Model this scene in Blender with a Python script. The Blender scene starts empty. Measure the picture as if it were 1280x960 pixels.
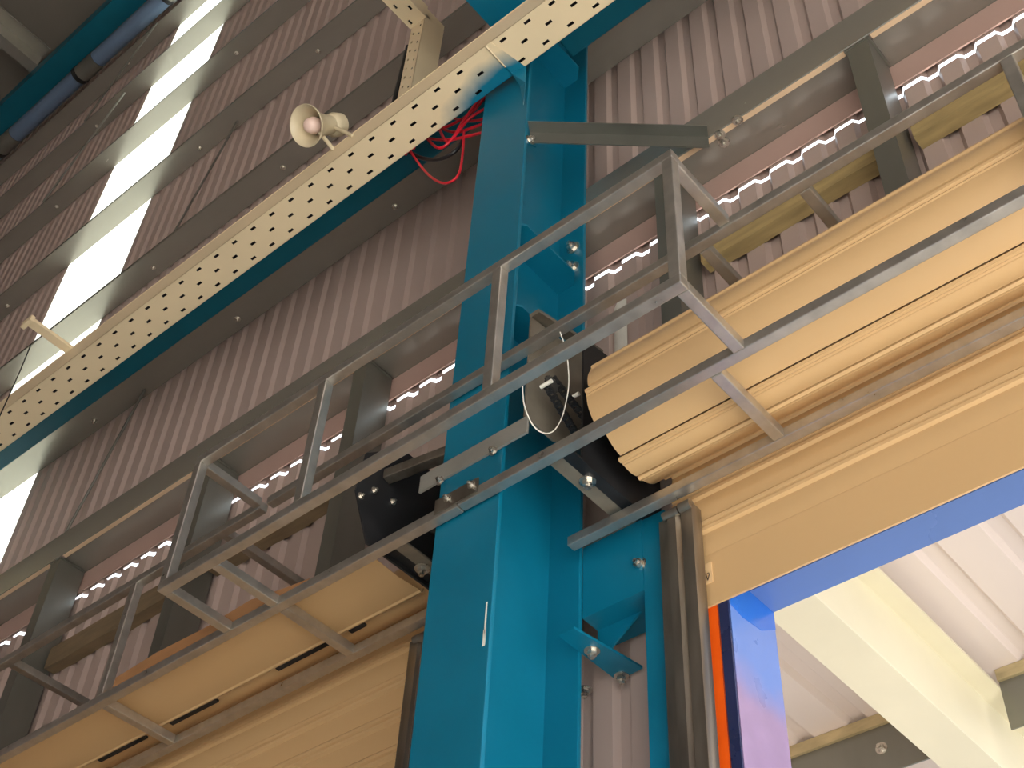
import bpy, bmesh, math, random
from mathutils import Vector, Matrix
random.seed(7)
PI = math.pi
ZC = 1.6                       # height of the camera above the hall floor
scene = bpy.context.scene
COL = scene.collection

# ------------------------------------------------------------------ camera
F_PX = 1669.737
RC = ((0.75907636, 0.64935281, 0.04630338),      # camera right
      (-0.44825434, 0.57292596, -0.68616608),    # camera down
      (-0.47209228, 0.50009676, 0.72596977))     # camera forward
cam_d = bpy.data.cameras.new('camera')
cam_d.sensor_width = 36.0
cam_d.lens = F_PX / 1280 * 36.0
cam_d.clip_end = 500
cam = bpy.data.objects.new('camera', cam_d)
COL.objects.link(cam)
r_, d_, f_ = (Vector(v).normalized() for v in RC)
m = Matrix.Identity(4)
for i in range(3):
    m[i][0] = r_[i]; m[i][1] = -d_[i]; m[i][2] = -f_[i]
m[2][3] = ZC
cam.matrix_world = m
scene.camera = cam

def ray(px, py):
    v = (px - 640, py - 480, F_PX)
    return Vector([sum(RC[k][i] * v[k] for k in range(3)) for i in range(3)])
def onY(px, py, Y):
    d = ray(px, py); d = d * (Y / d.y); return d
def onX(px, py, X):
    d = ray(px, py); d = d * (X / d.x); return d
def onZ(px, py, Z):
    d = ray(px, py); d = d * (Z / d.z); return d

# ------------------------------------------------------------------ world, sun, exposure
world = bpy.data.worlds.new('sky'); scene.world = world
world.use_nodes = True
wn = world.node_tree
bg = wn.nodes['Background']
bg.inputs['Color'].default_value = (0.80, 0.90, 1.0, 1)
bg.inputs['Strength'].default_value = 3.4
sd = bpy.data.lights.new('sun', 'SUN'); sd.energy = 22.0; sd.angle = math.radians(1.5); sd.color = (1.0, 0.95, 0.88)
sun = bpy.data.objects.new('sun', sd); COL.objects.link(sun)
sun.rotation_euler = Vector((-1.0, 0.10, -0.72)).to_track_quat('-Z', 'Y').to_euler()
scene.view_settings.view_transform = 'Standard'
scene.view_settings.look = 'None'
scene.view_settings.gamma = 1.0
scene.view_settings.use_curve_mapping = False
scene.view_settings.exposure = 0.55

# ------------------------------------------------------------------ materials
def srgb(r, g, b):
    def c(v):
        v /= 255.0
        return v / 12.92 if v <= 0.04045 else ((v + 0.055) / 1.055) ** 2.4
    return (c(r), c(g), c(b), 1)
def mat(name, col, rough=0.5, metal=0.0, var=0.10, scale=6.0, stretch=(1, 1, 1), bump=0.0, spec=0.5, rvar=0.1, col2=None, bscale=None):
    M = bpy.data.materials.new(name); M.use_nodes = True
    nt = M.node_tree; b = nt.nodes['Principled BSDF']
    tc = nt.nodes.new('ShaderNodeTexCoord'); mp = nt.nodes.new('ShaderNodeMapping')
    geo = nt.nodes.new('ShaderNodeNewGeometry')
    nt.links.new(geo.outputs['Position'], mp.inputs['Vector'])
    mp.inputs['Scale'].default_value = stretch
    nz = nt.nodes.new('ShaderNodeTexNoise'); nz.inputs['Scale'].default_value = scale; nz.inputs['Detail'].default_value = 5
    nt.links.new(mp.outputs['Vector'], nz.inputs['Vector'])
    rp = nt.nodes.new('ShaderNodeValToRGB')
    rp.color_ramp.elements[0].position = 0.32; rp.color_ramp.elements[1].position = 0.70
    lo = tuple(v * (1 - var) for v in col[:3]) + (1,)
    hi = col2 if col2 else tuple(min(1, v * (1 + var)) for v in col[:3]) + (1,)
    rp.color_ramp.elements[0].color = lo; rp.color_ramp.elements[1].color = hi
    nt.links.new(nz.outputs['Fac'], rp.inputs['Fac'])
    nt.links.new(rp.outputs['Color'], b.inputs['Base Color'])
    b.inputs['Metallic'].default_value = metal
    b.inputs['Specular IOR Level'].default_value = spec
    mr = nt.nodes.new('ShaderNodeMapRange')
    mr.inputs['To Min'].default_value = max(0.03, rough - rvar); mr.inputs['To Max'].default_value = min(1, rough + rvar)
    nt.links.new(nz.outputs['Fac'], mr.inputs['Value']); nt.links.new(mr.outputs['Result'], b.inputs['Roughness'])
    if bump:
        bp = nt.nodes.new('ShaderNodeBump'); bp.inputs['Strength'].default_value = bump; bp.inputs['Distance'].default_value = 0.01
        n2 = nt.nodes.new('ShaderNodeTexNoise'); n2.inputs['Scale'].default_value = bscale or scale
        nt.links.new(mp.outputs['Vector'], n2.inputs['Vector'])
        nt.links.new(n2.outputs['Fac'], bp.inputs['Height']); nt.links.new(bp.outputs['Normal'], b.inputs['Normal'])
    return M
M = {}
M['sheet'] = mat('mauve_grey_sheet', srgb(184, 164, 154), 0.42, 0.0, 0.06, 1.5, (1, 1, .25))
M['flash'] = mat('brown_grey_flashing', srgb(184, 154, 142), 0.45, 0.0, 0.05, 2)
M['girt'] = mat('galvanised_girt', srgb(158, 154, 144), 0.26, 0.55, 0.04, 3, (.6, 2, 2), bump=0.03, bscale=4, rvar=.03)
M['lip'] = mat('floor_lit_lip_tint', srgb(226, 196, 160), 0.5, 0.0, 0.08, 5)  # pale tone stands in for floor light on the lip underside
M['conew'] = mat('pinkish_white_cone', srgb(236, 206, 192), 0.4, 0, 0.06, 14)
M['steelpost'] = mat('dark_galvanised_post', srgb(132, 132, 124), 0.42, 0.7, 0.10, 4, (1, 1, .3))
M['galv'] = mat('mill_galvanised_tube', srgb(192, 187, 178), 0.32, 0.85, 0.12, 18, (1, 1, 1), bump=0.06, bscale=40)
M['flatgalv'] = mat('dull_flat_bar', srgb(168, 166, 156), 0.42, 0.45, 0.10, 8)
M['galvplate'] = mat('guide_galvanised', srgb(150, 142, 130), 0.33, 0.9, 0.25, 5, (3, 3, .5), bump=0.05, bscale=6)
M['teal'] = mat('teal_paint', (0.001, 0.150, 0.245, 1), 0.40, 0.0, 0.06, 5, spec=0.5)
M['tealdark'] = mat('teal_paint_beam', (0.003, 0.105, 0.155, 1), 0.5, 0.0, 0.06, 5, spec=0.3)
M['tan'] = mat('tan_enamel', srgb(204, 168, 120), 0.42, 0.0, 0.02, 2.2, (.4, 1, 1), rvar=.04)
M['cream'] = mat('cream_enamel', srgb(232, 212, 174), 0.42, 0.0, 0.03, 3)
M['greycream'] = mat('horn_enamel', srgb(206, 192, 160), 0.4, 0.0, 0.05, 8)
M['black'] = mat('black_plate', (0.012, 0.012, 0.013, 1), 0.45, 0.0, 0.3, 8)
M['dark'] = mat('dark_bracket_steel', (0.06, 0.058, 0.052, 1), 0.42, 0.3, 0.25, 9)
M['olive'] = mat('olive_bracket_steel', (0.22, 0.19, 0.145, 1), 0.45, 0.3, 0.2, 9)
M['red'] = mat('red_cable_sheath', (0.62, 0.012, 0.03, 1), 0.35, 0, 0.1, 20)
M['blackcable'] = mat('black_cable_sheath', (0.01, 0.01, 0.012, 1), 0.4, 0, 0.1, 20)
M['white'] = mat('white_wire', srgb(232, 228, 215), 0.4, 0, 0.05, 20)
M['bolt'] = mat('zinc_bolt', srgb(205, 200, 190), 0.28, 0.95, 0.1, 30)
M['wood'] = mat('yellow_timber', srgb(168, 146, 98), 0.7, 0, 0.22, 9, (.5, 3, 3), bump=0.2)
M['woodold'] = mat('weathered_timber', srgb(122, 104, 78), 0.75, 0, 0.2, 9, (.5, 3, 3), bump=0.2)
M['board'] = mat('brown_board', srgb(166, 120, 78), 0.6, 0, 0.14, 7, (.5, 2, 2))
M['canopy'] = mat('white_canopy_sheet', srgb(236, 222, 214), 0.4, 0, 0.05, 1.2, (1, .3, 1))
M['canopybeam'] = mat('cream_canopy_paint', srgb(236, 228, 200), 0.4, 0, 0.04, 2)
M['purlin'] = mat('weathered_purlin', srgb(188, 172, 132), 0.5, 0.2, 0.2, 9, (.6, 2, 2))
M['concrete'] = mat('pale_concrete', srgb(206, 204, 200), 0.7, 0, 0.1, 1.3)
M['ground'] = mat('sunlit_concrete_yard', srgb(74, 72, 70), 0.8, 0, 0.08, 0.8)
M['roof'] = mat('roof_deck', srgb(120, 114, 104), 0.5, 0.1, 0.1, 0.7)
M['orange'] = mat('orange_seal', srgb(255, 96, 10), 0.45, 0, 0.08, 12)
M['yellowedge'] = mat('pale_yellow_edge', srgb(246, 222, 160), 0.45, 0, 0.05, 12)
M['navy'] = mat('dark_blue_trim', srgb(34, 44, 82), 0.3, 0, 0.15, 5)
M['bluefilm'] = mat('blue_film_on_flashing', srgb(92, 122, 182), 0.28, 0.0, 0.05, 2)
M['deepblue'] = mat('deep_blue_film', srgb(36, 100, 190), 0.25, 0.0, 0.05, 3)
M['lilac'] = mat('lilac_film', srgb(172, 148, 186), 0.3, 0.0, 0.12, 9, bump=0.1, col2=srgb(140, 146, 200))
M['pipe'] = mat('blue_grey_pipe', srgb(110, 132, 160), 0.32, 0.3, 0.08, 3)
M['tag'] = mat('paper_tag', srgb(226, 190, 140), 0.7, 0, 0.06, 30)
M['ink'] = mat('tag_ink', (0.05, 0.03, 0.02, 1), 0.7, 0, 0.1, 30)

# translucent daylight sheet
T = bpy.data.materials.new('translucent_daylight_sheet'); T.use_nodes = True
nt = T.node_tree
for n in list(nt.nodes): nt.nodes.remove(n)
out = nt.nodes.new('ShaderNodeOutputMaterial'); tl = nt.nodes.new('ShaderNodeBsdfTranslucent'); tr = nt.nodes.new('ShaderNodeBsdfTransparent')
mx = nt.nodes.new('ShaderNodeMixShader'); nz = nt.nodes.new('ShaderNodeTexNoise'); rp = nt.nodes.new('ShaderNodeValToRGB')
nz.inputs['Scale'].default_value = 0.9
rp.color_ramp.elements[0].color = (0.95, 0.93, 0.80, 1); rp.color_ramp.elements[1].color = (1, 1, 0.95, 1)
nt.links.new(nz.outputs['Fac'], rp.inputs['Fac']); nt.links.new(rp.outputs['Color'], tl.inputs['Color'])
tr.inputs['Color'].default_value = (1.0, 0.98, 0.88, 1)
mx.inputs['Fac'].default_value = 0.55
nt.links.new(tl.outputs[0], mx.inputs[1]); nt.links.new(tr.outputs[0], mx.inputs[2]); nt.links.new(mx.outputs[0], out.inputs[0])
M['daylight'] = T

# cream tray with teal overspray around the column (real paint on the tray)
def spray_mat():
    S = mat('cream_tray_with_teal_overspray', srgb(232, 212, 174), 0.42, 0.0, 0.03, 3)
    nt = S.node_tree; b = nt.nodes['Principled BSDF']
    src = b.inputs['Base Color'].links[0].from_socket
    geo = nt.nodes.new('ShaderNodeNewGeometry'); sub = nt.nodes.new('ShaderNodeVectorMath'); sub.operation = 'SUBTRACT'
    nt.links.new(geo.outputs['Position'], sub.inputs[0]); sub.inputs[1].default_value = (-2.44, 2.47, 5.70 + ZC)
    mp = nt.nodes.new('ShaderNodeMapping'); mp.inputs['Scale'].default_value = (2.7, 5.2, 2.2)
    nt.links.new(sub.outputs[0], mp.inputs['Vector'])
    ln = nt.nodes.new('ShaderNodeVectorMath'); ln.operation = 'LENGTH'; nt.links.new(mp.outputs[0], ln.inputs[0])
    nz = nt.nodes.new('ShaderNodeTexNoise'); nz.inputs['Scale'].default_value = 9
    nt.links.new(geo.outputs['Position'], nz.inputs['Vector'])
    ad = nt.nodes.new('ShaderNodeMath'); ad.operation = 'MULTIPLY_ADD'; ad.inputs[1].default_value = 0.25
    nt.links.new(nz.outputs['Fac'], ad.inputs[0]); nt.links.new(ln.outputs['Value'], ad.inputs[2])
    mr = nt.nodes.new('ShaderNodeMapRange'); mr.inputs['From Min'].default_value = 0.85; mr.inputs['From Max'].default_value = 1.38
    mr.inputs['To Min'].default_value = 1; mr.inputs['To Max'].default_value = 0
    nt.links.new(ad.outputs[0], mr.inputs['Value'])
    mx = nt.nodes.new('ShaderNodeMixRGB'); nt.links.new(mr.outputs['Result'], mx.inputs['Fac'])
    nt.links.new(src, mx.inputs['Color1']); mx.inputs['Color2'].default_value = (0.001, 0.150, 0.245, 1)
    nt.links.new(mx.outputs[0], b.inputs['Base Color'])
    return S
M['spray'] = spray_mat()

# film on the door reveal: reflection painted in, blue above to lilac below, ragged boundary
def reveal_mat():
    S = mat('film_with_painted_reflection', srgb(144, 120, 152), 0.3, 0.0, 0.10, 9, bump=0.1)
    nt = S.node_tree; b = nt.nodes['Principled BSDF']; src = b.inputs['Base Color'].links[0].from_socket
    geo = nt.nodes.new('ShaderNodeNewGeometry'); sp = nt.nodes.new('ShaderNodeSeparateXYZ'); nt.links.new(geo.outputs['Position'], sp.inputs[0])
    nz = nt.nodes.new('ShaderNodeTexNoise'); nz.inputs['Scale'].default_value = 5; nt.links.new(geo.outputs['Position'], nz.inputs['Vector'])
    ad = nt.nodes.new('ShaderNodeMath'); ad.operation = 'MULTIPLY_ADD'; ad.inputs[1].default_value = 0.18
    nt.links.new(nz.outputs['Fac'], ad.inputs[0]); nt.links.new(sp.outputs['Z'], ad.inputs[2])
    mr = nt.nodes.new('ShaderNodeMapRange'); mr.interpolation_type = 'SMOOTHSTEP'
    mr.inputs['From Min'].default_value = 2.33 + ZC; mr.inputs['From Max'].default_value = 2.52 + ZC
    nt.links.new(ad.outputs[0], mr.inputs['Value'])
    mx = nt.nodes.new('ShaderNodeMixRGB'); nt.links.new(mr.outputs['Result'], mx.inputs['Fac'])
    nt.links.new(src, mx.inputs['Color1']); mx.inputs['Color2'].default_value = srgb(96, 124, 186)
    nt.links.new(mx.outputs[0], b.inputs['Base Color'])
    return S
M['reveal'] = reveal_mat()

# ------------------------------------------------------------------ mesh helpers (coordinates relative to the camera height)
class MB:
    def __init__(s): s.v = []; s.f = []
    def add(s, vs, fs):
        o = len(s.v); s.v += [tuple(p) for p in vs]; s.f += [tuple(i + o for i in f) for f in fs]; return s
    def box(s, x0, x1, y0, y1, z0, z1):
        return s.add([(x0, y0, z0), (x1, y0, z0), (x1, y1, z0), (x0, y1, z0), (x0, y0, z1), (x1, y0, z1), (x1, y1, z1), (x0, y1, z1)],
                     [(0, 3, 2, 1), (4, 5, 6, 7), (0, 1, 5, 4), (1, 2, 6, 5), (2, 3, 7, 6), (3, 0, 4, 7)])
    def prism(s, poly, axis, a, b):
        n = len(poly)
        def P(p, t):
            return (t, p[0], p[1]) if axis == 'x' else (p[0], t, p[1]) if axis == 'y' else (p[0], p[1], t)
        vs = [P(p, a) for p in poly] + [P(p, b) for p in poly]
        fs = [tuple(range(n))[::-1], tuple(range(n, 2 * n))] + [(i, (i + 1) % n, n + (i + 1) % n, n + i) for i in range(n)]
        return s.add(vs, fs)
    def ribbon(s, line, axis, a, b, t):
        """an open polyline given a thickness t and extruded along axis"""
        n = len(line); nor = []
        for i in range(n):
            p = line[max(0, i - 1)]; q = line[min(n - 1, i + 1)]
            d = Vector((q[0] - p[0], q[1] - p[1])); d.normalize(); nor.append((-d.y, d.x))
        up = [(line[i][0] + nor[i][0] * t, line[i][1] + nor[i][1] * t) for i in range(n)]
        def P(p, w):
            return (w, p[0], p[1]) if axis == 'x' else (p[0], w, p[1]) if axis == 'y' else (p[0], p[1], w)
        vs = [P(p, a) for p in line] + [P(p, b) for p in line] + [P(p, a) for p in up] + [P(p, b) for p in up]
        fs = []
        for i in range(n - 1):
            fs += [(i, i + 1, n + i + 1, n + i), (2 * n + i, 3 * n + i, 3 * n + i + 1, 2 * n + i + 1),
                   (i, 2 * n + i, 2 * n + i + 1, i + 1), (n + i, n + i + 1, 3 * n + i + 1, 3 * n + i)]
        fs += [(0, n, 3 * n, 2 * n), (n - 1, 3 * n - 1, 4 * n - 1, 2 * n - 1)]
        return s.add(vs, fs)
    def tube(s, pts, r, seg=10, cap=True):
        pts = [Vector(p) for p in pts]; n = len(pts); rings = []
        prev = None
        for i, p in enumerate(pts):
            d = (pts[min(n - 1, i + 1)] - pts[max(0, i - 1)]).normalized()
            a = Vector((0, 0, 1)) if abs(d.z) < .9 else Vector((1, 0, 0))
            if prev is not None: a = prev
            u = (a - d * a.dot(d)).normalized(); w = d.cross(u); prev = u
            rr = r[i] if isinstance(r, (list, tuple)) else r
            rings.append([p + (u * math.cos(2 * PI * k / seg) + w * math.sin(2 * PI * k / seg)) * rr for k in range(seg)])
        vs = [q for R_ in rings for q in R_]; fs = []
        for i in range(n - 1):
            for k in range(seg):
                fs.append((i * seg + k, i * seg + (k + 1) % seg, (i + 1) * seg + (k + 1) % seg, (i + 1) * seg + k))
        if cap: fs += [tuple(range(seg))[::-1], tuple(range((n - 1) * seg, n * seg))]
        return s.add(vs, fs)
    def lathe(s, prof, origin, axis, seg=28):
        o = Vector(origin); d = Vector(axis).normalized()
        a = Vector((0, 0, 1)) if abs(d.z) < .9 else Vector((1, 0, 0))
        u = (a - d * a.dot(d)).normalized(); w = d.cross(u)
        vs = []
        for (t, rr) in prof:
            for k in range(seg):
                vs.append(o + d * t + (u * math.cos(2 * PI * k / seg) + w * math.sin(2 * PI * k / seg)) * rr)
        fs = [(i * seg + k, i * seg + (k + 1) % seg, (i + 1) * seg + (k + 1) % seg, (i + 1) * seg + k) for i in range(len(prof) - 1) for k in range(seg)]
        return s.add(vs, fs)
    def mesh(s, name, base=(0, 0, 0), bevel=0, smooth=None):
        me = bpy.data.meshes.new(name)
        me.from_pydata([(p[0] - base[0], p[1] - base[1], p[2] - base[2]) for p in s.v], [], s.f)
        bm = bmesh.new(); bm.from_mesh(me)
        bmesh.ops.recalc_face_normals(bm, faces=bm.faces)
        if bevel:
            es = [e for e in bm.edges if len(e.link_faces) == 2 and e.calc_face_angle(0) > 0.6]
            bmesh.ops.bevel(bm, geom=es, offset=bevel, segments=2, affect='EDGES', profile=0.6)
        bm.to_mesh(me); bm.free()
        if smooth is not None:
            for p in me.polygons: p.use_smooth = True
            me.set_sharp_from_angle(angle=math.radians(smooth))
        me.update(); return me

def link(name, me, material, parent=None, loc=(0, 0, 0)):
    o = bpy.data.objects.new(name, me); COL.objects.link(o)
    if material is not None and me is not None and len(me.materials) == 0: me.materials.append(material)
    if parent is not None: o.parent = parent
    o.location = loc
    return o
BASE = {}
def tag(o, label, cat, group=None):
    o['label'] = label; o['category'] = cat
    if group: o['group'] = group
    return o
def thing(name, base, label, cat, group=None):
    o = bpy.data.objects.new(name, None); COL.objects.link(o)
    o.empty_display_size = 0.1
    o.location = (base[0], base[1], base[2] + ZC); BASE[o.name] = Vector(base)
    return tag(o, label, cat, group)
def base_of(o):
    p = o
    while p.parent is not None: p = p.parent
    return BASE[p.name]
def part(name, mb, material, parent, bevel=0, smooth=None, label=None):
    """a mesh whose coordinates are scene coordinates, put under a thing or a part (parts carry no offset)"""
    o = link(name, mb.mesh(name, base_of(parent), bevel, smooth), material, parent)
    if label: o['label'] = label
    return o
def piece(name, me, material, parent, pos):
    """a shared mesh placed at a scene position under a thing or part"""
    b = base_of(parent)
    return link(name, me, material, parent, (pos[0] - b[0], pos[1] - b[1], pos[2] - b[2]))
def single(name, mb, material, label, cat, group=None, base=None, bevel=0, smooth=None):
    if base is None:
        base = (sum(p[0] for p in mb.v) / len(mb.v), sum(p[1] for p in mb.v) / len(mb.v), min(p[2] for p in mb.v))
    o = link(name, mb.mesh(name, base, bevel, smooth), material, None, (base[0], base[1], base[2] + ZC))
    BASE[o.name] = Vector(base)
    return tag(o, label, cat, group)
def structure(name, mb, material, base=None, bevel=0):
    if base is None: base = (0, 0, 0)
    me = mb.mesh(name, base, bevel) if mb is not None else None
    o = link(name, me, material, None, (base[0], base[1], base[2] + ZC)); BASE[o.name] = Vector(base)
    o['kind'] = 'structure'
    return o

# hexagon bolt shared mesh, axis along +x / -y / -z
def bolt_mesh(axis, r=0.013, h=0.012):
    b = MB(); d = Vector(axis)
    b.tube([(0, 0, 0), d * 0.003], r * 1.6, 14); b.tube([d * 0.003, d * (0.003 + h)], r, 6); b.tube([d * (0.003 + h), d * (0.012 + h)], r * .55, 8)
    return b.mesh('bolt', smooth=35)
BOLT = {k: bolt_mesh(v) for k, v in {'+x': (1, 0, 0), '-y': (0, -1, 0), '-z': (0, 0, -1)}.items()}
def bolt(parent, axis, pos, scale=1.0):
    o = piece('bolt', BOLT[axis], M['bolt'], parent, pos); o.scale = (scale,) * 3; return o

# ------------------------------------------------------------------ the setting
FLOOR = -ZC
WY = 3.07                     # inner crest plane of the wall sheets
structure('floor', MB().box(-24, 8, -13, 3.05, FLOOR - 0.2, FLOOR), M['concrete'])
structure('ground', MB().box(-70, 70, -70, 90, FLOOR - 0.35, FLOOR - 0.22), M['ground'])
# hall shell out of view: gable with an added opening, rear wall, far end, roof
gb = MB().box(7.0, 7.2, -13, 3.05, 3.6, 16.4).box(7.0, 7.2, -13, -11.5, FLOOR, 3.6).box(7.0, 7.2, 2.7, 3.05, FLOOR, 3.6)  # added; opening sized to sun the floor but shield the framing
structure('added_wall_right', gb, M['sheet'])
rb = MB().box(-24, 7.2, -13.2, -13, FLOOR, 16.4)  # added without openings so faces towards the hall stay darker
structure('added_wall_rear', rb, M['sheet'])
structure('wall_left', MB().box(-24.2, -24, -13.2, 3.05, FLOOR, 16.4), M['sheet'])
structure('ceiling', MB().box(-24.2, 7.2, -13.2, 3.3, 16.4, 16.5), M['roof'])

# main wall: separate corrugated sheets
PITCH = 0.16
def sheet_line(width):
    n = int(round(width / PITCH)); pts = []
    for i in range(n):
        x = i * PITCH
        pts += [(x + 0.0, WY), (x + 0.082, WY), (x + 0.100, WY + 0.024), (x + 0.142, WY + 0.024)]
    pts.append((n * PITCH, WY))
    return pts
def sheet_mesh(width, z0, z1):
    return MB().ribbon(sheet_line(width), 'z', z0, z1, 0.0012)
wall = structure('wall_back', MB().box(-24, 3.2, 3.16, 3.17, 16.0, 16.4), M['sheet'])
ZTOP = 16.2
W6, W8 = 0.96, 1.28
Z_UP = 4.865                  # lower edge of the upper sheets; the daylight slit is under it
Z_LOW = 4.840                 # upper edge of the lower sheets
up_me = sheet_mesh(W6, 0, ZTOP - Z_UP).mesh('sheet')
sky_me = sheet_mesh(W8, 0, ZTOP - Z_UP).mesh('daylight_sheet')
over_me = sheet_mesh(W6, 0, Z_LOW - 2.72).mesh('sheet_over_door')
pier_me = sheet_mesh(W6, 0, Z_LOW - FLOOR).mesh('sheet_beside_door')
X_SKY = -7.70
xs_right = [X_SKY + W6 * k for k in range(0, 12)]
xs_left = [X_SKY - W8 - W6 * (k + 1) for k in range(0, 15)]
for x in xs_right + xs_left:
    piece('sheet', up_me, M['sheet'], wall, (x, 0, Z_UP + random.uniform(-.004, .004)))
o = piece('daylight_sheet', sky_me, M['daylight'], wall, (X_SKY - W8, 0, Z_UP)); o['label'] = 'glowing translucent daylight sheet'
for x in xs_right + xs_left + [X_SKY - W8, ]:
    if -3.0 < x < -2.0 or x < -7.0:
        piece('sheet', pier_me, M['sheet'], wall, (x, 0, FLOOR))
    else:
        piece('sheet', over_me, M['sheet'], wall, (x, 0, 2.72))
piece('sheet', over_me, M['sheet'], wall, (X_SKY - 0.32, 0, 2.72))
# flat flashing strip under the lowest girt
single('drip_flashing', MB().box(-9.5, 3.0, WY - 0.012, WY - 0.004, Z_UP + 0.012, 5.03), M['flash'],
       'brown grey flat flashing strip along the wall under the door girt', 'flashing')

# ------------------------------------------------------------------ girts
def girt(z, label, x0=-20, x1=2.9, seg_bolts=()):
    b = MB()
    b.ribbon([(2.875, z + 0.055), (2.87, z), (3.066, z), (3.066, z + 0.05)], 'x', x0, x1, 0.004)
    return b
names = [(6.62, 'grey wall girt running just under the cable tray'), (8.38, 'first grey wall girt above the cable tray, behind the horn loudspeaker'),
         (10.12, 'second grey wall girt above the cable tray'), (11.82, 'third grey wall girt above the cable tray'),
         (13.45, 'fourth grey wall girt above the cable tray'), (14.92, 'dark topmost wall girt under the eave pipe')]
GIRTS = {}
for z, lab in names:
    t = thing('wall_girt', (-5, 2.97, z), lab, 'girt', 'grey girts across the wall')
    part('web', girt(z, lab), M['girt'], t)
    for x in (-9.9, -6.9, -5.35, -3.9, -1.3):
        bolt(t, '-z', (x, 2.99, z - 0.001), 1.0)
    GIRTS[z] = t
g = thing('door_girt', (-3, 2.97, 5.03), 'deep grey box girt over the roller shutters', 'girt')
part('front_flange', MB().ribbon([(2.872, 5.036), (2.87, 5.036), (2.87, 5.25), (2.90, 5.25)], 'x', -20, 2.9, 0.003), M['girt'], g)
for xa, xb in ((-20, -6.47), (-6.345, -5.045), (-4.92, -3.845), (-3.72, -1.94), (-1.815, -.955), (-.83, 2.9)):
    part('pale_lip', MB().box(xa, xb, 2.872, 2.897, 5.030, 5.036), M['lip'], g, label='lower lip of the girt with floor light painted in')
part('web', MB().box(-20, 2.9, 2.90, 3.066, 5.034, 5.040), M['girt'], g)
part('back_flange', MB().box(-20, 2.9, 3.056, 3.066, 5.04, 5.25), M['girt'], g)
for px, py in ((900, 168), (922, 150), (905, 178)):
    bolt(g, '-z', onZ(px, py, 5.031), 1.2)

# sag rods between the girts
def rod(p, q, label, r=0.008):
    single('sag_rod', MB().tube([p, q], r, 8), M['steelpost'], label, 'rod', smooth=40)
rod((-6.36, 3.02, 6.62), (-6.92, 3.02, 5.05), 'dark diagonal sag rod between door girt and tray girt', 0.010)
rod((-6.42, 3.02, 10.12), (-6.98, 3.02, 8.39), 'dark diagonal sag rod right of the daylight sheet', 0.010)
rod((-9.16, 2.86, 14.9), (-9.98, 2.86, 13.47), 'thin diagonal sag rod under the topmost girt', 0.012)
rod((-9.1, 2.86, 13.2), (-9.98, 2.86, 11.83), 'thin diagonal sag rod left of the daylight sheet', 0.012)

# ------------------------------------------------------------------ eave: teal beam, pipe, roof bands
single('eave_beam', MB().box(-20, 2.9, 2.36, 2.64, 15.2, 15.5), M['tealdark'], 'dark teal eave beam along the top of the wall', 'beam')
pp = thing('eave_pipe', (-9, 2.72, 14.88), 'blue grey pipe with couplings beside the teal eave beam', 'pipe')
part('pipe_run', MB().tube([(-20, 2.72, 15.0), (2.9, 2.72, 15.0)], 0.108, 20), M['pipe'], pp, smooth=40)
for x in (-14.3, -12.35, -10.55, -8.8):
    part('coupling', MB().tube([(x, 2.72, 15.0), (x + .34, 2.72, 15.0)], 0.118, 20), M['steelpost'], pp, smooth=40)
    part('clamp', MB().tube([(x - .06, 2.72, 15.0), (x, 2.72, 15.0)], 0.124, 20), M['black'], pp, smooth=40)
for i, x in enumerate((-11.45,)):
    b = MB().box(x, x + .17, -13, 2.36, 15.52, 15.72).box(x - .02, x + .36, -13, 2.36, 15.72, 15.74)
    single('roof_purlin', b, M['girt'], 'pale roof purlin running back from the teal eave beam', 'purlin')

# ------------------------------------------------------------------ teal column
XR, XL = -2.308, -2.600
YF, YB = 2.42, 2.868
XM = (XR + XL) / 2
c = thing('steel_column', (XM, (YF + YB) / 2, FLOOR), 'tall teal painted steel H column between the two roller shutters', 'column')
part('front_flange', MB().box(XL, XR, YF, YF + 0.018, FLOOR, 14.8), M['teal'], c, bevel=0.003)
part('back_flange', MB().box(XL, XR, YB - 0.018, YB, FLOOR, 14.8), M['teal'], c, bevel=0.003)
part('web', MB().box(XM - 0.006, XM + 0.006, YF + 0.017, YB - 0.017, FLOOR, 14.8), M['teal'], c)
def stiff(z, th=0.012):
    for s in (1, -1):
        x0, x1 = XM + s * 0.006, XM + s * 0.142
        pol = [(x0, YF + .018), (x1 - s * .03, YF + .018), (x1, YF + .06), (x1, YB - .07), (x1 - s * .05, YB - .018), (x0, YB - .018)]
        part('stiffener', MB().prism(pol, 'z', z, z + th), M['teal'], c)
for z in (4.02, 4.55, 6.28): stiff(z)
for px, py in ((717, 310), (716, 335)):
    p = onY(px, py, YB - 0.018); bolt(c, '-y', p, 1.7)
part('fly_cleat', MB().prism([(2.43, 5.20), (2.50, 5.17), (2.43, 5.12)], 'x', XR - 0.004, XR + 0.002), M['teal'], c)
bolt(c, '+x', (XR + .002, 2.45, 5.165), 1.2)
# paint chip at the flange edge
ch = MB()
for (x, y, w, h) in ((607, 772, .003, .06), (605, 797, .005, .03)):
    p = onY(x, y, YF - 0.001); ch.box(p.x - w, p.x + w, YF - 0.0012, YF + .001, p.z - h, p.z + h)
part('chipped_paint', ch, M['white'], c)
# corbel towards the hall
k = thing('column_corbel', (XM, 2.1, 6.48), 'teal corbel bracket on the column above the cable tray', 'bracket')
part('bottom_flange', MB().box(XL, XR, 1.5, YF, 6.48, 6.497), M['teal'], k, bevel=.003)
part('web', MB().prism([(1.5, 6.497), (YF, 6.497), (YF, 7.1), (1.5, 6.9)], 'x', XM - .006, XM + .006), M['teal'], k)
part('top_flange', MB().box(XL, XR, 1.5, YF, 6.9, 6.92), M['teal'], k)
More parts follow.
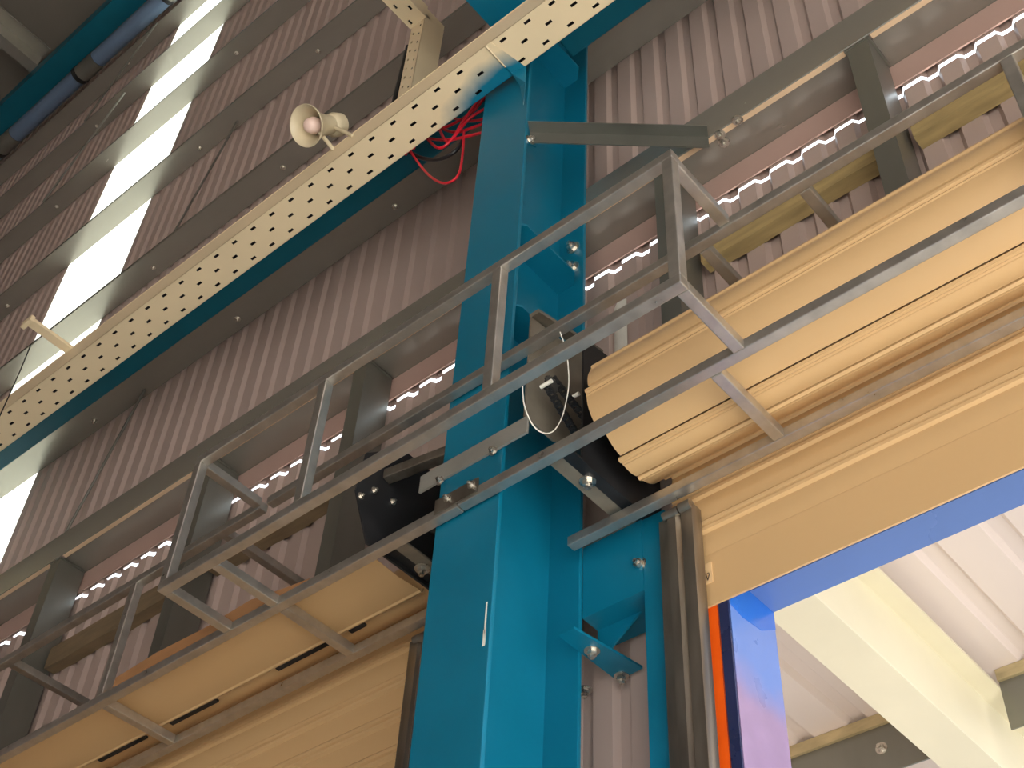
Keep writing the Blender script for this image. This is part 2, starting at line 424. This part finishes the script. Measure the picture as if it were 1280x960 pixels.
# tie beam behind the tray
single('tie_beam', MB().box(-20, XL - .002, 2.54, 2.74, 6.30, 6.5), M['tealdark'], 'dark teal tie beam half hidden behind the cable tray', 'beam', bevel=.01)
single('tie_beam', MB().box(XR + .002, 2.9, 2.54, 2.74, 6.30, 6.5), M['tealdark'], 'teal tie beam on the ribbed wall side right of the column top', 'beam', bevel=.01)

# fly brace to the door girt
fb = MB()
p0 = Vector(onY(662, 172, 2.455)); p1 = Vector(onY(886, 178, 2.862))
d = (p1 - p0).normalized(); u = Vector((0, 0, 1)); w = d.cross(u).normalized()
def bar(mb, a, b, u, w, h, t):
    vs = []
    for q in (a, b):
        for (i, j) in ((-1, -1), (1, -1), (1, 1), (-1, 1)): vs.append(q + u * (h * i) + w * (t * j))
    return mb.add(vs, [(0, 1, 2, 3), (7, 6, 5, 4), (0, 4, 5, 1), (1, 5, 6, 2), (2, 6, 7, 3), (3, 7, 4, 0)])
fbt = thing('fly_brace', p0, 'grey angle brace from the teal column to the door girt', 'brace')
part('vertical_leg', bar(MB(), p0, p1, u, w, 0.042, 0.003), M['steelpost'], fbt)
part('horizontal_leg', bar(MB(), p0 + u * .042 + w * .03, p1 + u * .042 + w * .03, u, w, 0.003, 0.03), M['steelpost'], fbt)

# ------------------------------------------------------------------ cable tray
TY0, TY1, TZ0, TZ1 = 2.178, 2.382, 5.722, 5.868
def perforated(x0, x1, pitch, rows, slot=(0.036, 0.015), y0=TY0, y1=TY1, z=TZ0, skip=None):
    holes = []
    for r, (yy, off) in enumerate(rows):
        x = x0 + .06 + off
        while x < x1 - .08:
            if not (skip and skip(x)): holes.append((x, x + slot[0], yy - slot[1] / 2, yy + slot[1] / 2))
            x += pitch
    ys = sorted({y0, y1} | {h[2] for h in holes} | {h[3] for h in holes})
    b = MB()
    for i in range(len(ys) - 1):
        ya, yb_ = ys[i], ys[i + 1]; ym = (ya + yb_) / 2
        cut = sorted((h[0], h[1]) for h in holes if h[2] < ym < h[3])
        xa = x0
        for (s, e) in cut + [(x1, x1)]:
            if s > xa: b.box(xa, s, ya, yb_, z, z + .0016)
            xa = e
    return b
tr_ = thing('cable_tray', (-4.2, 2.28, TZ0), 'long cream perforated cable tray crossing the teal column', 'cable tray')
rows = [(TY0 + .030, 0.0), (TY0 + .098, 0.075), (TY0 + .168, 0.0)]
part('perforated_base', perforated(-8.2, -2.375, 0.150, rows), M['spray'], tr_)
part('perforated_base', perforated(-2.372, 1.2, 0.150, rows), M['cream'], tr_)
part('front_side', MB().ribbon([(TY0 + .012, TZ1), (TY0, TZ1), (TY0, TZ0)], 'x', -8.2, 1.2, 0.0016), M['cream'], tr_)
part('back_side', MB().ribbon([(TY1, TZ0), (TY1, TZ1), (TY1 - .012, TZ1)], 'x', -8.2, 1.2, 0.0016), M['spray'], tr_)
part('shade_lid', MB().box(-8.2, 1.2, TY0 - .002, TY1 + .002, TZ1, TZ1 + .002), M['cream'], tr_)  # unseen cover added to keep the tray interior dark
part('cable_fill', MB().box(-8.2, 1.2, TY0 + .01, TY1 - .01, TZ0 + .03, TZ0 + .05), M['blackcable'], tr_)
# strap folded over the joint and down the column
st = MB()
A = [(-2.372, TY0 - .003, TZ0 - .003), (-2.345, TY0 - .003, TZ0 - .003), (-2.300, TY1 + .004, TZ0 - .004), (-2.375, TY1 - .02, TZ0 - .006),
     (-2.300, TY1 + .01, TZ0 - .14), (-2.345, TY1 + .02, TZ0 - .11), (-2.318, TY1 + .026, TZ0 - .30)]
st.add(A, [(0, 1, 2, 3), (3, 2, 4, 5), (5, 4, 6)])
so = part('joint_strap', st, M['spray'], tr_)
sm = so.modifiers.new('thickness', 'SOLIDIFY'); sm.thickness = 0.003
part('joint_bead', MB().tube([(-2.378, TY0 - .002, TZ0 - .003), (-2.376, TY1 - .06, TZ0 - .004)], .006, 6), M['cream'], tr_, smooth=40)
# support arm at the far left
arm = thing('tray_arm', (-5.74, 2.03, 5.84), 'slim pinkish grey support arm sticking out of the cable tray', 'bracket')
part('arm_bar', MB().box(-5.765, -5.70, 1.90, TY0 - .001, 5.852, 5.874), M['cream'], arm, bevel=.003)
part('arm_end', MB().box(-5.80, -5.70, 1.872, 1.90, 5.842, 5.888), M['cream'], arm, bevel=.003)
single('hanging_wire', MB().tube([(-5.93, 2.02, 5.90), (-6.0, 2.05, 5.75), (-6.05, 2.07, 5.60), (-6.08, 2.08, 5.30)], .004, 6), M['blackcable'],
       'thin dark wire hanging beside the tray support arm', 'wire', smooth=40)

# riser tray and its run towards the hall
rt = thing('riser_tray', (-3.22, 2.47, TZ1), 'cream perforated riser tray rising from the main cable tray', 'cable tray')
b = MB()
def perforated_v(x0, x1, z0, z1, y):
    holes = []
    for off, xx in ((0, x0 + .028), (.05, x1 - .028)):
        z = z0 + .06 + off
        while z < z1 - .05: holes.append((xx - .006, xx + .006, z, z + .022)); z += .10
    xs = sorted({x0, x1} | {h[0] for h in holes} | {h[1] for h in holes}); b = MB()
    for i in range(len(xs) - 1):
        xm = (xs[i] + xs[i + 1]) / 2; zc = z0
        for (s, e) in sorted((h[2], h[3]) for h in holes if h[0] < xm < h[1]) + [(z1, z1)]:
            if s > zc: b.box(xs[i], xs[i + 1], y, y + .0016, zc, s)
            zc = e
    return b
part('perforated_face', perforated_v(-3.292, -3.185, 5.90, 7.27, 2.40), M['cream'], rt)
part('side', MB().prism([(2.40, 5.90), (2.43, 5.90), (2.56, 6.26), (2.56, 7.40), (2.40, 7.40)], 'x', -3.1866, -3.185), M['cream'], rt)
part('side', MB().prism([(2.40, 5.90), (2.43, 5.90), (2.56, 6.26), (2.56, 7.40), (2.40, 7.40)], 'x', -3.292, -3.2904), M['cream'], rt)
part('cable_fill', MB().box(-3.28, -3.2, 2.42, 2.43, 5.95, 7.25), M['blackcable'], rt)
def perforated_h(x0, x1, y0, y1, z):
    holes = []
    for off, xx in ((0, x0 + .03), (.06, x1 - .03)):
        yv = y0 + .06 + off
        while yv < y1 - .05: holes.append((xx - .007, xx + .007, yv, yv + .03)); yv += .13
    xs = sorted({x0, x1} | {h[0] for h in holes} | {h[1] for h in holes}); b = MB()
    for i in range(len(xs) - 1):
        xm = (xs[i] + xs[i + 1]) / 2; yc = y0
        for (s, e) in sorted((h[2], h[3]) for h in holes if h[0] < xm < h[1]) + [(y1, y1)]:
            if s > yc: b.box(xs[i], xs[i + 1], yc, s, z, z + .0016)
            yc = e
    return b
part('perforated_run', perforated_h(-3.30, -3.175, 0.6, 2.40, 7.27), M['cream'], rt)
part('side', MB().box(-3.302, -3.30, 0.6, 2.40, 7.27, 7.40), M['cream'], rt)
part('side', MB().box(-3.175, -3.173, 0.6, 2.40, 7.27, 7.40), M['cream'], rt)
part('cable_fill', MB().box(-3.29, -3.185, 0.7, 2.44, 7.31, 7.33), M['blackcable'], rt)

# red and black cables
def smooth_path(pts, n=8):
    P = [Vector(p) for p in pts]; out = []
    for i in range(len(P) - 1):
        p0 = P[max(0, i - 1)]; p1 = P[i]; p2 = P[i + 1]; p3 = P[min(len(P) - 1, i + 2)]
        for k in range(n):
            t = k / n
            out.append(0.5 * ((2 * p1) + (p2 - p0) * t + (2 * p0 - 5 * p1 + 4 * p2 - p3) * t * t + (-p0 + 3 * p1 - 3 * p2 + p3) * t ** 3))
    out.append(P[-1]); return out
def cable(pts, r, mname, label, group=None, name='cable'):
    single(name, MB().tube(smooth_path(pts), r, 8), M[mname], label, 'cable', group, smooth=60)
def Yc(px, py, Y): return onY(px, py, Y)
lab = 'red cable in the tangle between tray and column'
gr = 'red cables tangled under the tray'
cable([Yc(545, 150, 2.45), Yc(560, 178, 2.46), Yc(580, 150, 2.47), Yc(603, 118, 2.47), Yc(612, 100, 2.46)], .008, 'red', lab, gr, 'red_cable')
cable([Yc(530, 168, 2.46), Yc(552, 185, 2.45), Yc(585, 150, 2.48), Yc(606, 136, 2.49), Yc(620, 130, 2.5)], .008, 'red', lab, gr, 'red_cable')
cable([Yc(530, 172, 2.48), Yc(560, 175, 2.47), Yc(602, 166, 2.49), Yc(620, 160, 2.5)], .008, 'red', lab, gr, 'red_cable')
cable([Yc(525, 165, 2.5), Yc(555, 160, 2.5), Yc(590, 140, 2.5), Yc(615, 110, 2.5)], .008, 'red', lab, gr, 'red_cable')
cable([Yc(535, 150, 2.51), Yc(565, 165, 2.5), Yc(595, 158, 2.52), Yc(618, 148, 2.52)], .008, 'red', lab, gr, 'red_cable')
cable([Yc(550, 140, 2.52), Yc(575, 150, 2.52), Yc(600, 150, 2.52), Yc(620, 140, 2.52)], .008, 'red', lab, gr, 'red_cable')
cable([Yc(510, 180, 2.42), Yc(515, 192, 2.42), Yc(535, 218, 2.43), Yc(555, 229, 2.44), Yc(572, 220, 2.45), Yc(578, 195, 2.46), Yc(580, 165, 2.48)], .0065, 'red',
      'single red cable looping well below the tray', None, 'red_cable')
cable([Yc(505, 185, 2.45), Yc(525, 197, 2.45), Yc(550, 199, 2.46), Yc(570, 188, 2.47), Yc(580, 172, 2.5)], .011, 'blackcable', 'black cable sagging below the red cable tangle', None, 'black_cable')
for i in range(3):
    dx = .028 * i
    cable([(-3.165 + dx, 2.43, 5.84), (-3.165 + dx, 2.425, 6.05 + .01 * i), (-3.14 + dx, 2.42, 6.16 + .02 * i), (-3.07 + dx, 2.42, 6.12), (-3.03 + dx, 2.42, 5.95), (-3.02 + dx, 2.42, 5.84)], .010, 'red',
          'red cable bent over into the tray at the foot of the riser', 'red cables at the riser foot', 'red_cable')
cable([(-3.36, 2.45, 7.2), (-3.37, 2.44, 6.6), (-3.40, 2.43, 6.3), (-3.48, 2.41, 6.1), (-3.58, 2.40, 5.9)], .014, 'blackcable', 'black cable running down beside the riser tray', None, 'black_cable')

# ------------------------------------------------------------------ horn loudspeaker
hb = Vector(onY(418, 166, 2.15)); hm = Vector(onZ(384, 157, 6.06))
hm = onY(384, 157, 2.0); hb = hm + Vector((.02, .125, .14))
ax = (hm - hb).normalized(); L = (hm - hb).length
hs = thing('horn_loudspeaker', (hb.x, hb.y, TZ1), 'round cream horn loudspeaker mounted on the cable tray', 'loudspeaker')
bell = MB().lathe([(0, .05), (L * .35, .058), (L * .6, .070), (L * .85, .092), (L, .106), (L + .006, .112), (L + .012, .110), (L + .008, .102), (L * .85, .086), (L * .55, .062), (L * .4, .05)], hb, ax, 32)
part('bell', bell, M['greycream'], hs, smooth=50)
part('driver', MB().lathe([(-.085, 0), (-.085, .045), (-.07, .062), (-.02, .066), (.0, .06), (.01, .05)], hb, ax, 28), M['greycream'], hs, smooth=40)
part('centre_cone', MB().lathe([(L * .35, .03), (L * .75, .046), (L * .95, .036), (L * 1.0, .02), (L * 1.01, 0)], hb, ax, 24), M['conew'], hs, smooth=50)
t1 = onY(441, 170, TY0); t2 = onY(417, 187, TY0)
a1 = hb + ax * .01; a2 = hb + ax * (L * .72)
part('yoke_arm', MB().tube([a1, t1], .011, 8), M['greycream'], hs, smooth=40)
part('yoke_arm', MB().tube([a2, t2], .011, 8), M['greycream'], hs, smooth=40)

# ------------------------------------------------------------------ galvanised hood frame
hf = thing('hood_frame', (-2.5, 2.4, 2.98), 'welded galvanised tube hood frame boxed out around the teal column', 'frame')
S = 0.04
def tubebox(name, x0, x1, y0, y1, z0, z1): return part(name, MB().box(x0, x1, y0, y1, z0, z1), M['galv'], hf, bevel=0.004)
yA, yB, yC_ = 2.045, 2.372, 2.760
z0b, z0t = 2.985, 3.622
XBL, XBR = -3.655, -1.300
def railx(y, z, x0, x1): tubebox('rail', x0, x1, y, y + S, z, z + S)
railx(yA, z0b, XBL, XBR); railx(yA, z0t, XBL, XBR)                # front box
railx(yB, z0b, -7.5, -2.46); railx(yB, z0b + .003, -2.456, 2.5)   # middle, spliced at the column
railx(yB, z0t - .02, -7.5, -3.62); railx(yB, z0t - .02, -3.58, 2.5)
railx(yC_, z0b, -7.5, -2.64); railx(yC_, z0b, -2.292, 2.5)
for x in (XBL, -2.93, -2.06, XBR - S):
    tubebox('post', x, x + S, yA, yA + S, z0b + S, z0t)
for x in (-4.47, -5.9, -0.345, 0.9):
    tubebox('post', x, x + S, yB, yB + S, z0b + S, z0t - .02)
for x in (XBL, -3.39, XBR - S): tubebox('crossbar', x, x + S, yA + S, yB, z0b, z0b + S)
for x in (XBL, XBR - S): tubebox('crossbar', x, x + S, yA + S, yB, z0t - .01, z0t + S - .01)
for x in (-5.65, -4.46, -3.385, -1.450, -0.2, 1.0): tubebox('crossbar', x, x + S, yB + S, yC_, z0b, z0b + S)
for x in (-5.46, -3.9, -1.45, -1.06, 0.3): tubebox('crossbar', x, x + S, yB + S, 2.862, z0t - .02, z0t + .02)
# splice plate and bolts at the column
part('splice_plate', MB().box(-2.56, -2.36, yB - .006, yB - .001, z0b + .012, z0b + .075), M['galvplate'], hf, bevel=.001)
for x in (-2.50, -2.39): bolt(hf, '-y', (x, yB - .006, z0b + .055), .8)

# flat bar across the column
fl = thing('flat_bar', (-2.4, 2.41, 3.2), 'galvanised flat bar bolted across the front of the teal column', 'flat bar')
part('bar_strip', MB().box(-2.70, -2.19, 2.409, 2.4185, 3.205, 3.285), M['flatgalv'], fl, bevel=.001)
for x in (-2.59, -2.34): bolt(fl, '-y', (x, 2.409, 3.20), .9)

# ------------------------------------------------------------------ dark posts behind the shutters
def gpost(x0, x1, label, z0=3.60, z1=5.027):
    t = thing('door_post', ((x0 + x1) / 2, 2.97, z0), label, 'post', 'dark grey posts under the door girt')
    part('front_face', MB().box(x0, x1, 2.872, 2.878, z0, z1), M['steelpost'], t)
    part('side_face', MB().box(x1 - .006, x1, 2.878, 3.05, z0, z1), M['steelpost'], t)
    part('side_face', MB().box(x0, x0 + .006, 2.878, 3.05, z0, z1), M['steelpost'], t)
    part('end_plate', MB().box(x0 - .01, x1 + .01, 2.868, 3.04, z1 - .012, z1 - .002), M['steelpost'], t)
    return t
gpost(-6.455, -6.36, 'dark grey post farthest from the column on the left shutter side', 3.30)
gpost(-5.03, -4.935, 'dark grey post behind the corner of the boxed hood frame', 3.30)
gpost(-3.83, -3.735, 'dark grey post next to the black shutter end plate', 3.30)
gpost(-1.925, -1.83, 'dark grey post right behind the boxed frame corner above the shutter coil')
gpost(-.94, -.845, 'dark grey post over the middle of the right shutter coil')

single('trim_strip', MB().ribbon([(-2.305, 3.066), (-2.27, 3.045), (-2.225, 3.05)], 'z', 3.95, 4.55, .003), M['white'], 'curved trim strip, light on it painted white, on the wall right beside the column', 'trim', smooth=50)  # white stands in for the bright gap light here
# timber battens on the wall
def batten(x0, x1, label, y=3.0, z0=4.41, z1=4.54, mt='wood'):
    n = max(2, int((x1 - x0) / .2)); b = MB()
    poly = []
    for i in range(n + 1):
        x = x0 + (x1 - x0) * i / n; poly.append((x, z0 + random.uniform(-.01, .01)))
    for i in range(n, -1, -1):
        x = x0 + (x1 - x0) * i / n; poly.append((x, z1 + random.uniform(-.008, .008)))
    b.prism(poly, 'y', y, WY - .001)
    single('timber_batten', b, M[mt], label, 'batten', 'timber battens along the wall')
batten(-1.80, -.96, 'yellowish timber batten between the two posts above the right coil')
batten(-.82, .6, 'yellowish timber batten with split end right of the middle post')
batten(-6.34, -5.05, 'rough timber batten on the wall at the left end of the hood frame', z0=4.28, z1=4.42, mt='woodold')
batten(-4.92, -3.85, 'rough timber batten behind the left box of the hood frame', z0=4.30, z1=4.42, mt='woodold')
bp_ = [onY(px, py, 2.392) for px, py in ((146, 848), (198, 816), (255, 787), (314, 751), (360, 735), (388, 724))]
single('brown_board', MB().prism([(bp_[0].x, 3.026), (bp_[-1].x + .02, 3.026)] + [(p.x, max(p.z, 3.03)) for p in bp_[::-1]], 'y', 2.386, 2.400), M['board'],
       'brown board standing on the middle rail of the hood frame', 'board')


# ------------------------------------------------------------------ roller shutters
CY, CZ, CR = 2.67, 3.31, 0.226
EDGES = [8, 47, 84, 120, 154, 186, 222, 257, 285, 324]
def polar(a, r, cy=CY, cz=CZ): a = math.radians(a); return (cy + r * math.cos(a), cz + r * math.sin(a))
def coil_slat(a0, a1, x0, x1, seed):
    n = 7; rnd = random.Random(seed); o = rnd.uniform(-.003, .003)
    line = []
    line.append(polar(a0 - 1.5, CR - .012 + o)); line.append(polar(a0 - 2.2, CR + .002 + o)); line.append(polar(a0 - .4, CR + .010 + o)); line.append(polar(a0 + 2.0, CR + .009 + o)); line.append(polar(a0 + 3.4, CR + .001 + o))
    line.append(polar(a0 + 5.0, CR + .005 + o))
    for i in range(n):
        t = i / (n - 1); a = a0 + 6.5 + (a1 - a0 - 10.5) * t
        line.append(polar(a, CR + .003 + o + .004 * math.sin(PI * t)))
    line.append(polar(a1 - 3.2, CR - .010 + o))
    return MB().ribbon(line, 'x', x0, x1, 0.004)
SP = 0.155
def curtain_slat(x0, x1):
    y = 2.895
    line = [(y, 0.0), (y - .003, .03), (y - .003, .075), (y, .095), (y - .012, .103), (y - .013, .112), (y - .002, .119), (y - .001, .124), (y - .011, .130), (y - .012, .140), (y - .002, .149), (y + .002, .1545)]
    return MB().ribbon(line, 'x', x0, x1, 0.003)
def shutter(label, side, x_end, x_far, z_bottom):
    """side +1: runs to the right of the column, -1: to the left"""
    xa, xb = (x_end, x_far) if side > 0 else (x_far, x_end)
    t = thing('roller_shutter', (x_end, CY, CZ - CR), label, 'shutter')
    if side > 0:
        coil = part('coil', MB().tube([(xa + .01, CY, CZ), (xb - .01, CY, CZ)], CR - .016, 28), M['dark'], t, smooth=40)
    else:
        part('coil', MB().tube([(xa + .01, 2.795, 3.20), (xb - .01, 2.795, 3.20)], .09, 20), M['tan'], t, smooth=40)
        part('cover_panel', MB().ribbon([(2.45, 3.12), (2.45, 3.084), (2.457, 3.078), (2.60, 3.070), (2.715, 3.082), (2.722, 3.076), (2.732, 3.080), (2.734, 3.10)], 'x', xa, xb, .003), M['tan'], t, smooth=30)
    for i, a0 in enumerate(EDGES if side > 0 else []):
        a1 = EDGES[(i + 1) % len(EDGES)] + (360 if i == len(EDGES) - 1 else 0)
        j = .0 if side < 0 else .012 * math.sin(i * 2.3)
        part('coil_slat', coil_slat(a0, a1, xa + j, xb, i + 11), M['tan'], coil, smooth=16)
    cur = part('bottom_bar' if side > 0 else 'curtain_top', MB().box(xa + .02, xb, 2.890, 2.898, z_bottom, z_bottom + .2) if side > 0 else MB().box(xa, xb - .02, 2.885, 2.895, 3.2, 3.26), M['tan'], t, bevel=.002)
    me = curtain_slat(xa + (.02 if side > 0 else 0), xb - (0 if side > 0 else .02)).mesh('curtain_slat', smooth=16)
    z = z_bottom + (.2 if side > 0 else 0)
    while z < (CZ - .02 if side > 0 else 3.12):
        piece('curtain_slat', me, M['tan'], t, (0, 0, z)); z += SP
    # end bracket
    s = side
    xp = x_end - s * .075
    prof = [(2.51, 3.06), (2.955, 3.06), (2.955, 3.58), (2.80, 3.72), (2.51, 3.66)] if s > 0 else [(2.36, 3.03), (2.955, 3.03), (2.955, 3.57), (2.46, 3.57), (2.29, 3.42), (2.27, 3.22)]
    br = part('bracket_plate', MB().prism(prof, 'x', min(xp, xp - s * .008), max(xp, xp - s * .008)), M['black'], t)
    part('bracket_foot', MB().box(min(xp - s * .10, xp - s * .045), max(xp - s * .10, xp - s * .045), 2.42, 2.95, 3.052, 3.060), M['olive'], t)
    part('bracket_seal', MB().box(min(xp - s * .045, xp), max(xp - s * .045, xp), 2.42, 2.95, 3.050, 3.060), M['black'], t)
    bolt(t, '-z', (xp - s * .05, 2.60, 3.05), 1.4)
    part('shaft', MB().tube([(x_end + s * .05, CY, CZ), (xp - s * .16, CY, CZ)], .03, 16), M['dark'], t, smooth=40)
    # guide channel
    gx0, gx1 = sorted((x_end - s * .005, x_end + s * .142))
    gm = [(gx0, 2.93), (gx0, 2.835), (gx0 + .035, 2.835), (gx0 + .042, 2.822), (gx0 + .075, 2.822), (gx0 + .090, 2.834), (gx0 + .098, 2.822), (gx1 - .006, 2.822), (gx1, 2.832), (gx1, 2.868)]
    if s < 0: gm = [(gx0 + gx1 - x, y) for x, y in gm][::-1]
    gd = part('guide_channel', MB().ribbon(gm, 'z', FLOOR, 2.965, 0.003), M['galvplate'], t, smooth=35)
    part('guide_lip', MB().tube([(gx0 + .03, 2.822, 2.962), (gx1 - .055, 2.822, 2.962)], .017, 14), M['galvplate'], gd, smooth=40)
    part('guide_lip', MB().tube([(gx1 - .05, 2.821, 2.964), (gx1 - .005, 2.821, 2.964)], .019, 14), M['galvplate'], gd, smooth=40)
    return t
RS = shutter('tan roller shutter right of the column, partly raised over the daylit doorway', 1, -1.950, 2.6, 2.585)
LS = shutter('tan roller shutter left of the column, closed, with brown board above it', -1, -2.965, -7.4, FLOOR + .01)
# drive plate, sprockets and chain of the right shutter
part('drive_plate', MB().prism([(2.405, 3.285), (2.56, 3.285), (2.80, 3.40), (2.80, 3.93), (2.58, 3.84), (2.41, 3.815)], 'x', -2.206, -2.198), M['olive'], RS)
part('drive_plate_edge', MB().prism([(2.405, 3.83), (2.80, 3.945), (2.80, 3.93), (2.41, 3.815)], 'x', -2.206, -2.160), M['olive'], RS)
def sprocket(c_, r, name):
    pol = []
    n = 16
    for i in range(n * 2):
        a = PI * i / n; rr = r if i % 2 else r * .84
        pol.append((c_[0] + rr * math.cos(a), c_[1] + rr * math.sin(a)))
    part(name, MB().prism(pol, 'x', -2.118, -2.108), M['dark'], RS)
q = onX(690, 480, -2.11); w_ = onX(742, 552, -2.11)
sprocket((q.y, q.z), .035, 'sprocket'); sprocket((CY, CZ), .075, 'sprocket')
chain = part('chain_hub', MB().tube([(-2.135, CY, CZ), (-2.10, CY, CZ)], .036, 14), M['black'], RS)
lk = MB().box(-.012, -.008, -.014, .014, -.006, .006).box(.008, .012, -.014, .014, -.006, .006).tube([(-.014, -.008, 0), (.014, -.008, 0)], .006, 8).tube([(-.014, .008, 0), (.014, .008, 0)], .006, 8).mesh('chain_link')
for sgn in (1, -1):
    a = Vector((-2.113, q.y, q.z)); b_ = Vector((-2.113, CY, CZ)); dd = (b_ - a).normalized(); nn = Vector((0, -dd.z, dd.y))
    a = a + nn * (.036 * sgn); b_ = b_ + nn * (.075 * sgn); n = 11
    for i in range(n):
        p = a.lerp(b_, i / (n - 1)); o = piece('chain_link', lk, M['black'], chain, p)
        o.rotation_euler = (math.atan2(dd.z, dd.y), 0, 0)
for px, py, l in ((676, 484, .05), (713, 498, .04)):
    p = onX(px, py, -2.13); part('pin', MB().tube([p, (p.x + l, p.y, p.z)], .008, 10), M['white'], RS, smooth=40)
pw = [onX(*c_, -2.012) for c_ in ((700, 415), (708, 440), (711, 475), (708, 500), (701, 525), (690, 540), (676, 540), (664, 528), (655, 505), (653, 480))]
single('white_wire', MB().tube(smooth_path(pw, 6), .0022, 6), M['white'], 'thin white wire looped over the shutter drive plate', 'wire', smooth=60)
# bolts on the black end plate of the left shutter, stub tube
for px, py in ((451, 620), (491, 627), (468, 613)):
    p = onX(px, py, -2.881); bolt(LS, '+x', p, .7)
pa = onX(483, 596, -2.878); pb = onX(556, 615, -2.604); pb.z = pa.z
du = (pb - pa).normalized(); part('stub_tube', bar(MB(), pa, pb, Vector((0, 0, 1)), du.cross(Vector((0, 0, 1))), .022, .022), M['galvplate'], LS, bevel=.004)
# dark slots in the lower crease of the left coil
yc, zc = 2.742, 3.082
for x0, x1 in ((-3.36, -3.28), (-3.78, -3.47), (-4.45, -4.15), (-4.95, -4.62)):
    part('crease_slot', MB().box(x0, x1, yc - .012, yc + .008, zc - .006, zc + .004), M['black'], LS)
# small paper tag with a handwritten mark on the right curtain
tg = part('paper_tag', MB().box(-1.835, -1.795, 2.8865, 2.8895, 2.672, 2.752), M['tag'], RS)
x0 = -1.826
mk = MB()
for (xa, za, xb_, zb) in ((0, .034, .003, .010), (.009, .036, .014, .012), (.014, .012, .022, .036), (.009, .038, .020, .039)):
    mk.tube([(x0 + xa, 2.886, 2.672 + za), (x0 + xb_, 2.886, 2.672 + zb)], .0016, 6)
part('tag_mark', mk, M['ink'], tg)

# ------------------------------------------------------------------ teal jamb framing right of the column
jf = thing('jamb_frame', (-2.0, 2.95, FLOOR), 'teal steel jamb post and short header beside the galvanised guide', 'frame')
part('post', MB().box(-2.05, -1.957, 2.87, 3.05, FLOOR, 3.05), M['teal'], jf, bevel=.003)
part('header', MB().ribbon([(3.05, 2.80), (3.05, 2.747), (2.872, 2.747), (2.872, 3.05)], 'x', XR + .002, -2.05, 0.006), M['teal'], jf)
part('header_stiffener', MB().prism([(2.88, 2.752), (3.045, 2.752), (2.88, 3.0)], 'x', -2.19, -2.18), M['teal'], jf)
part('cleat', MB().prism([(-2.306, 2.74), (-2.24, 2.74), (-2.195, 3.05), (-2.306, 3.06)], 'z', 2.60, 2.61), M['teal'], jf)
part('bracket_web', MB().prism([(-2.306, 2.745), (-2.12, 2.745), (-2.306, 2.61)], 'y', 2.95, 2.958), M['teal'], jf)
for px, py in ((740, 813), (777, 845), (731, 862)): bolt(jf, '-z', onZ(px, py, 2.60), 1.3)
bolt(jf, '-y', onY(800, 706, 2.871), 1.3)

# ------------------------------------------------------------------ doorway lining
dr = structure('door_1', MB().box(-1.75, 3.0, 3.03, 3.17, 2.70, 2.722), M['bluefilm'], base=(-1.75, 3.1, FLOOR))
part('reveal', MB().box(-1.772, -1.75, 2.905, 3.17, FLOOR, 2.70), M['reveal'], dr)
fp = [(2.906, 2.575), (2.97, 2.562), (3.08, 2.575), (3.171, 2.63), (3.171, 2.70), (2.906, 2.70)]
part('film_corner', MB().prism(fp, 'x', -1.7502, -1.7488), M['deepblue'], dr)
part('inner_trim', MB().box(-1.787, -1.752, 2.896, 2.904, FLOOR, 2.72), M['navy'], dr)
part('seal_strip', MB().box(-1.834, -1.794, 2.900, 2.908, FLOOR, 2.72), M['orange'], dr)
part('seal_edge', MB().box(-1.850, -1.836, 2.896, 2.904, FLOOR, 2.72), M['yellowedge'], dr)

# ------------------------------------------------------------------ canopy outside the doorway
cb = thing('canopy_beam', (-2.06, 5.0, 3.30), 'cream painted I beam carrying the canopy outside the doorway', 'beam')
part('bottom_flange', MB().box(-2.168, -1.950, 3.25, 8.6, 3.30, 3.315), M['canopybeam'], cb)
part('web', MB().box(-2.064, -2.054, 3.25, 8.6, 3.315, 3.85), M['canopybeam'], cb)
part('top_flange', MB().box(-2.168, -1.950, 3.25, 8.6, 3.85, 3.865), M['canopybeam'], cb)
cn = thing('canopy', (-1, 5.5, 3.99), 'white ribbed canopy roof outside the doorway', 'canopy')
def canopy_mesh():
    pts = []
    for i in range(3):
        x = i * .32
        pts += [(x, .0), (x + .20, .0), (x + .225, .035), (x + .295, .035), (x + .32, .0)]
    dd = []
    for p in pts:
        if not dd or dd[-1] != p: dd.append(p)
    return MB().ribbon(dd, 'y', 3.24, 8.6, 0.0012).mesh('canopy_sheet')
cme = canopy_mesh()
for i in range(9): piece('canopy_sheet', cme, M['canopy'], cn, (-4.9 + .96 * i, 0, 3.95))
for i, y in enumerate((5.68, 7.6)):
    cp = thing('canopy_purlin', (-1, y, 3.64), ('weathered canopy purlin nearer the wall, under the white sheets', 'outer canopy purlin near the canopy edge')[i], 'purlin')
    part('upper_strip', MB().ribbon([(y + .1, 3.948), (y, 3.948), (y, 3.885), (y + .03, 3.885)], 'x', -4.9, -2.17, .004), M['purlin'], cp)
    part('upper_strip', MB().ribbon([(y + .1, 3.948), (y, 3.948), (y, 3.885), (y + .03, 3.885)], 'x', -1.948, 3.7, .004), M['purlin'], cp)
    part('lower_plate', MB().box(-4.9, -2.17, y + .02, y + .03, 3.62, 3.885), M['steelpost'], cp)
    part('lower_plate', MB().box(-1.948, 3.7, y + .02, y + .03, 3.62, 3.885), M['steelpost'], cp)
    bolt(cp, '-y', (-2.62, y + .02, 3.76), 1.6); bolt(cp, '-y', (-1.72, y + .02, 3.92), 1.6)
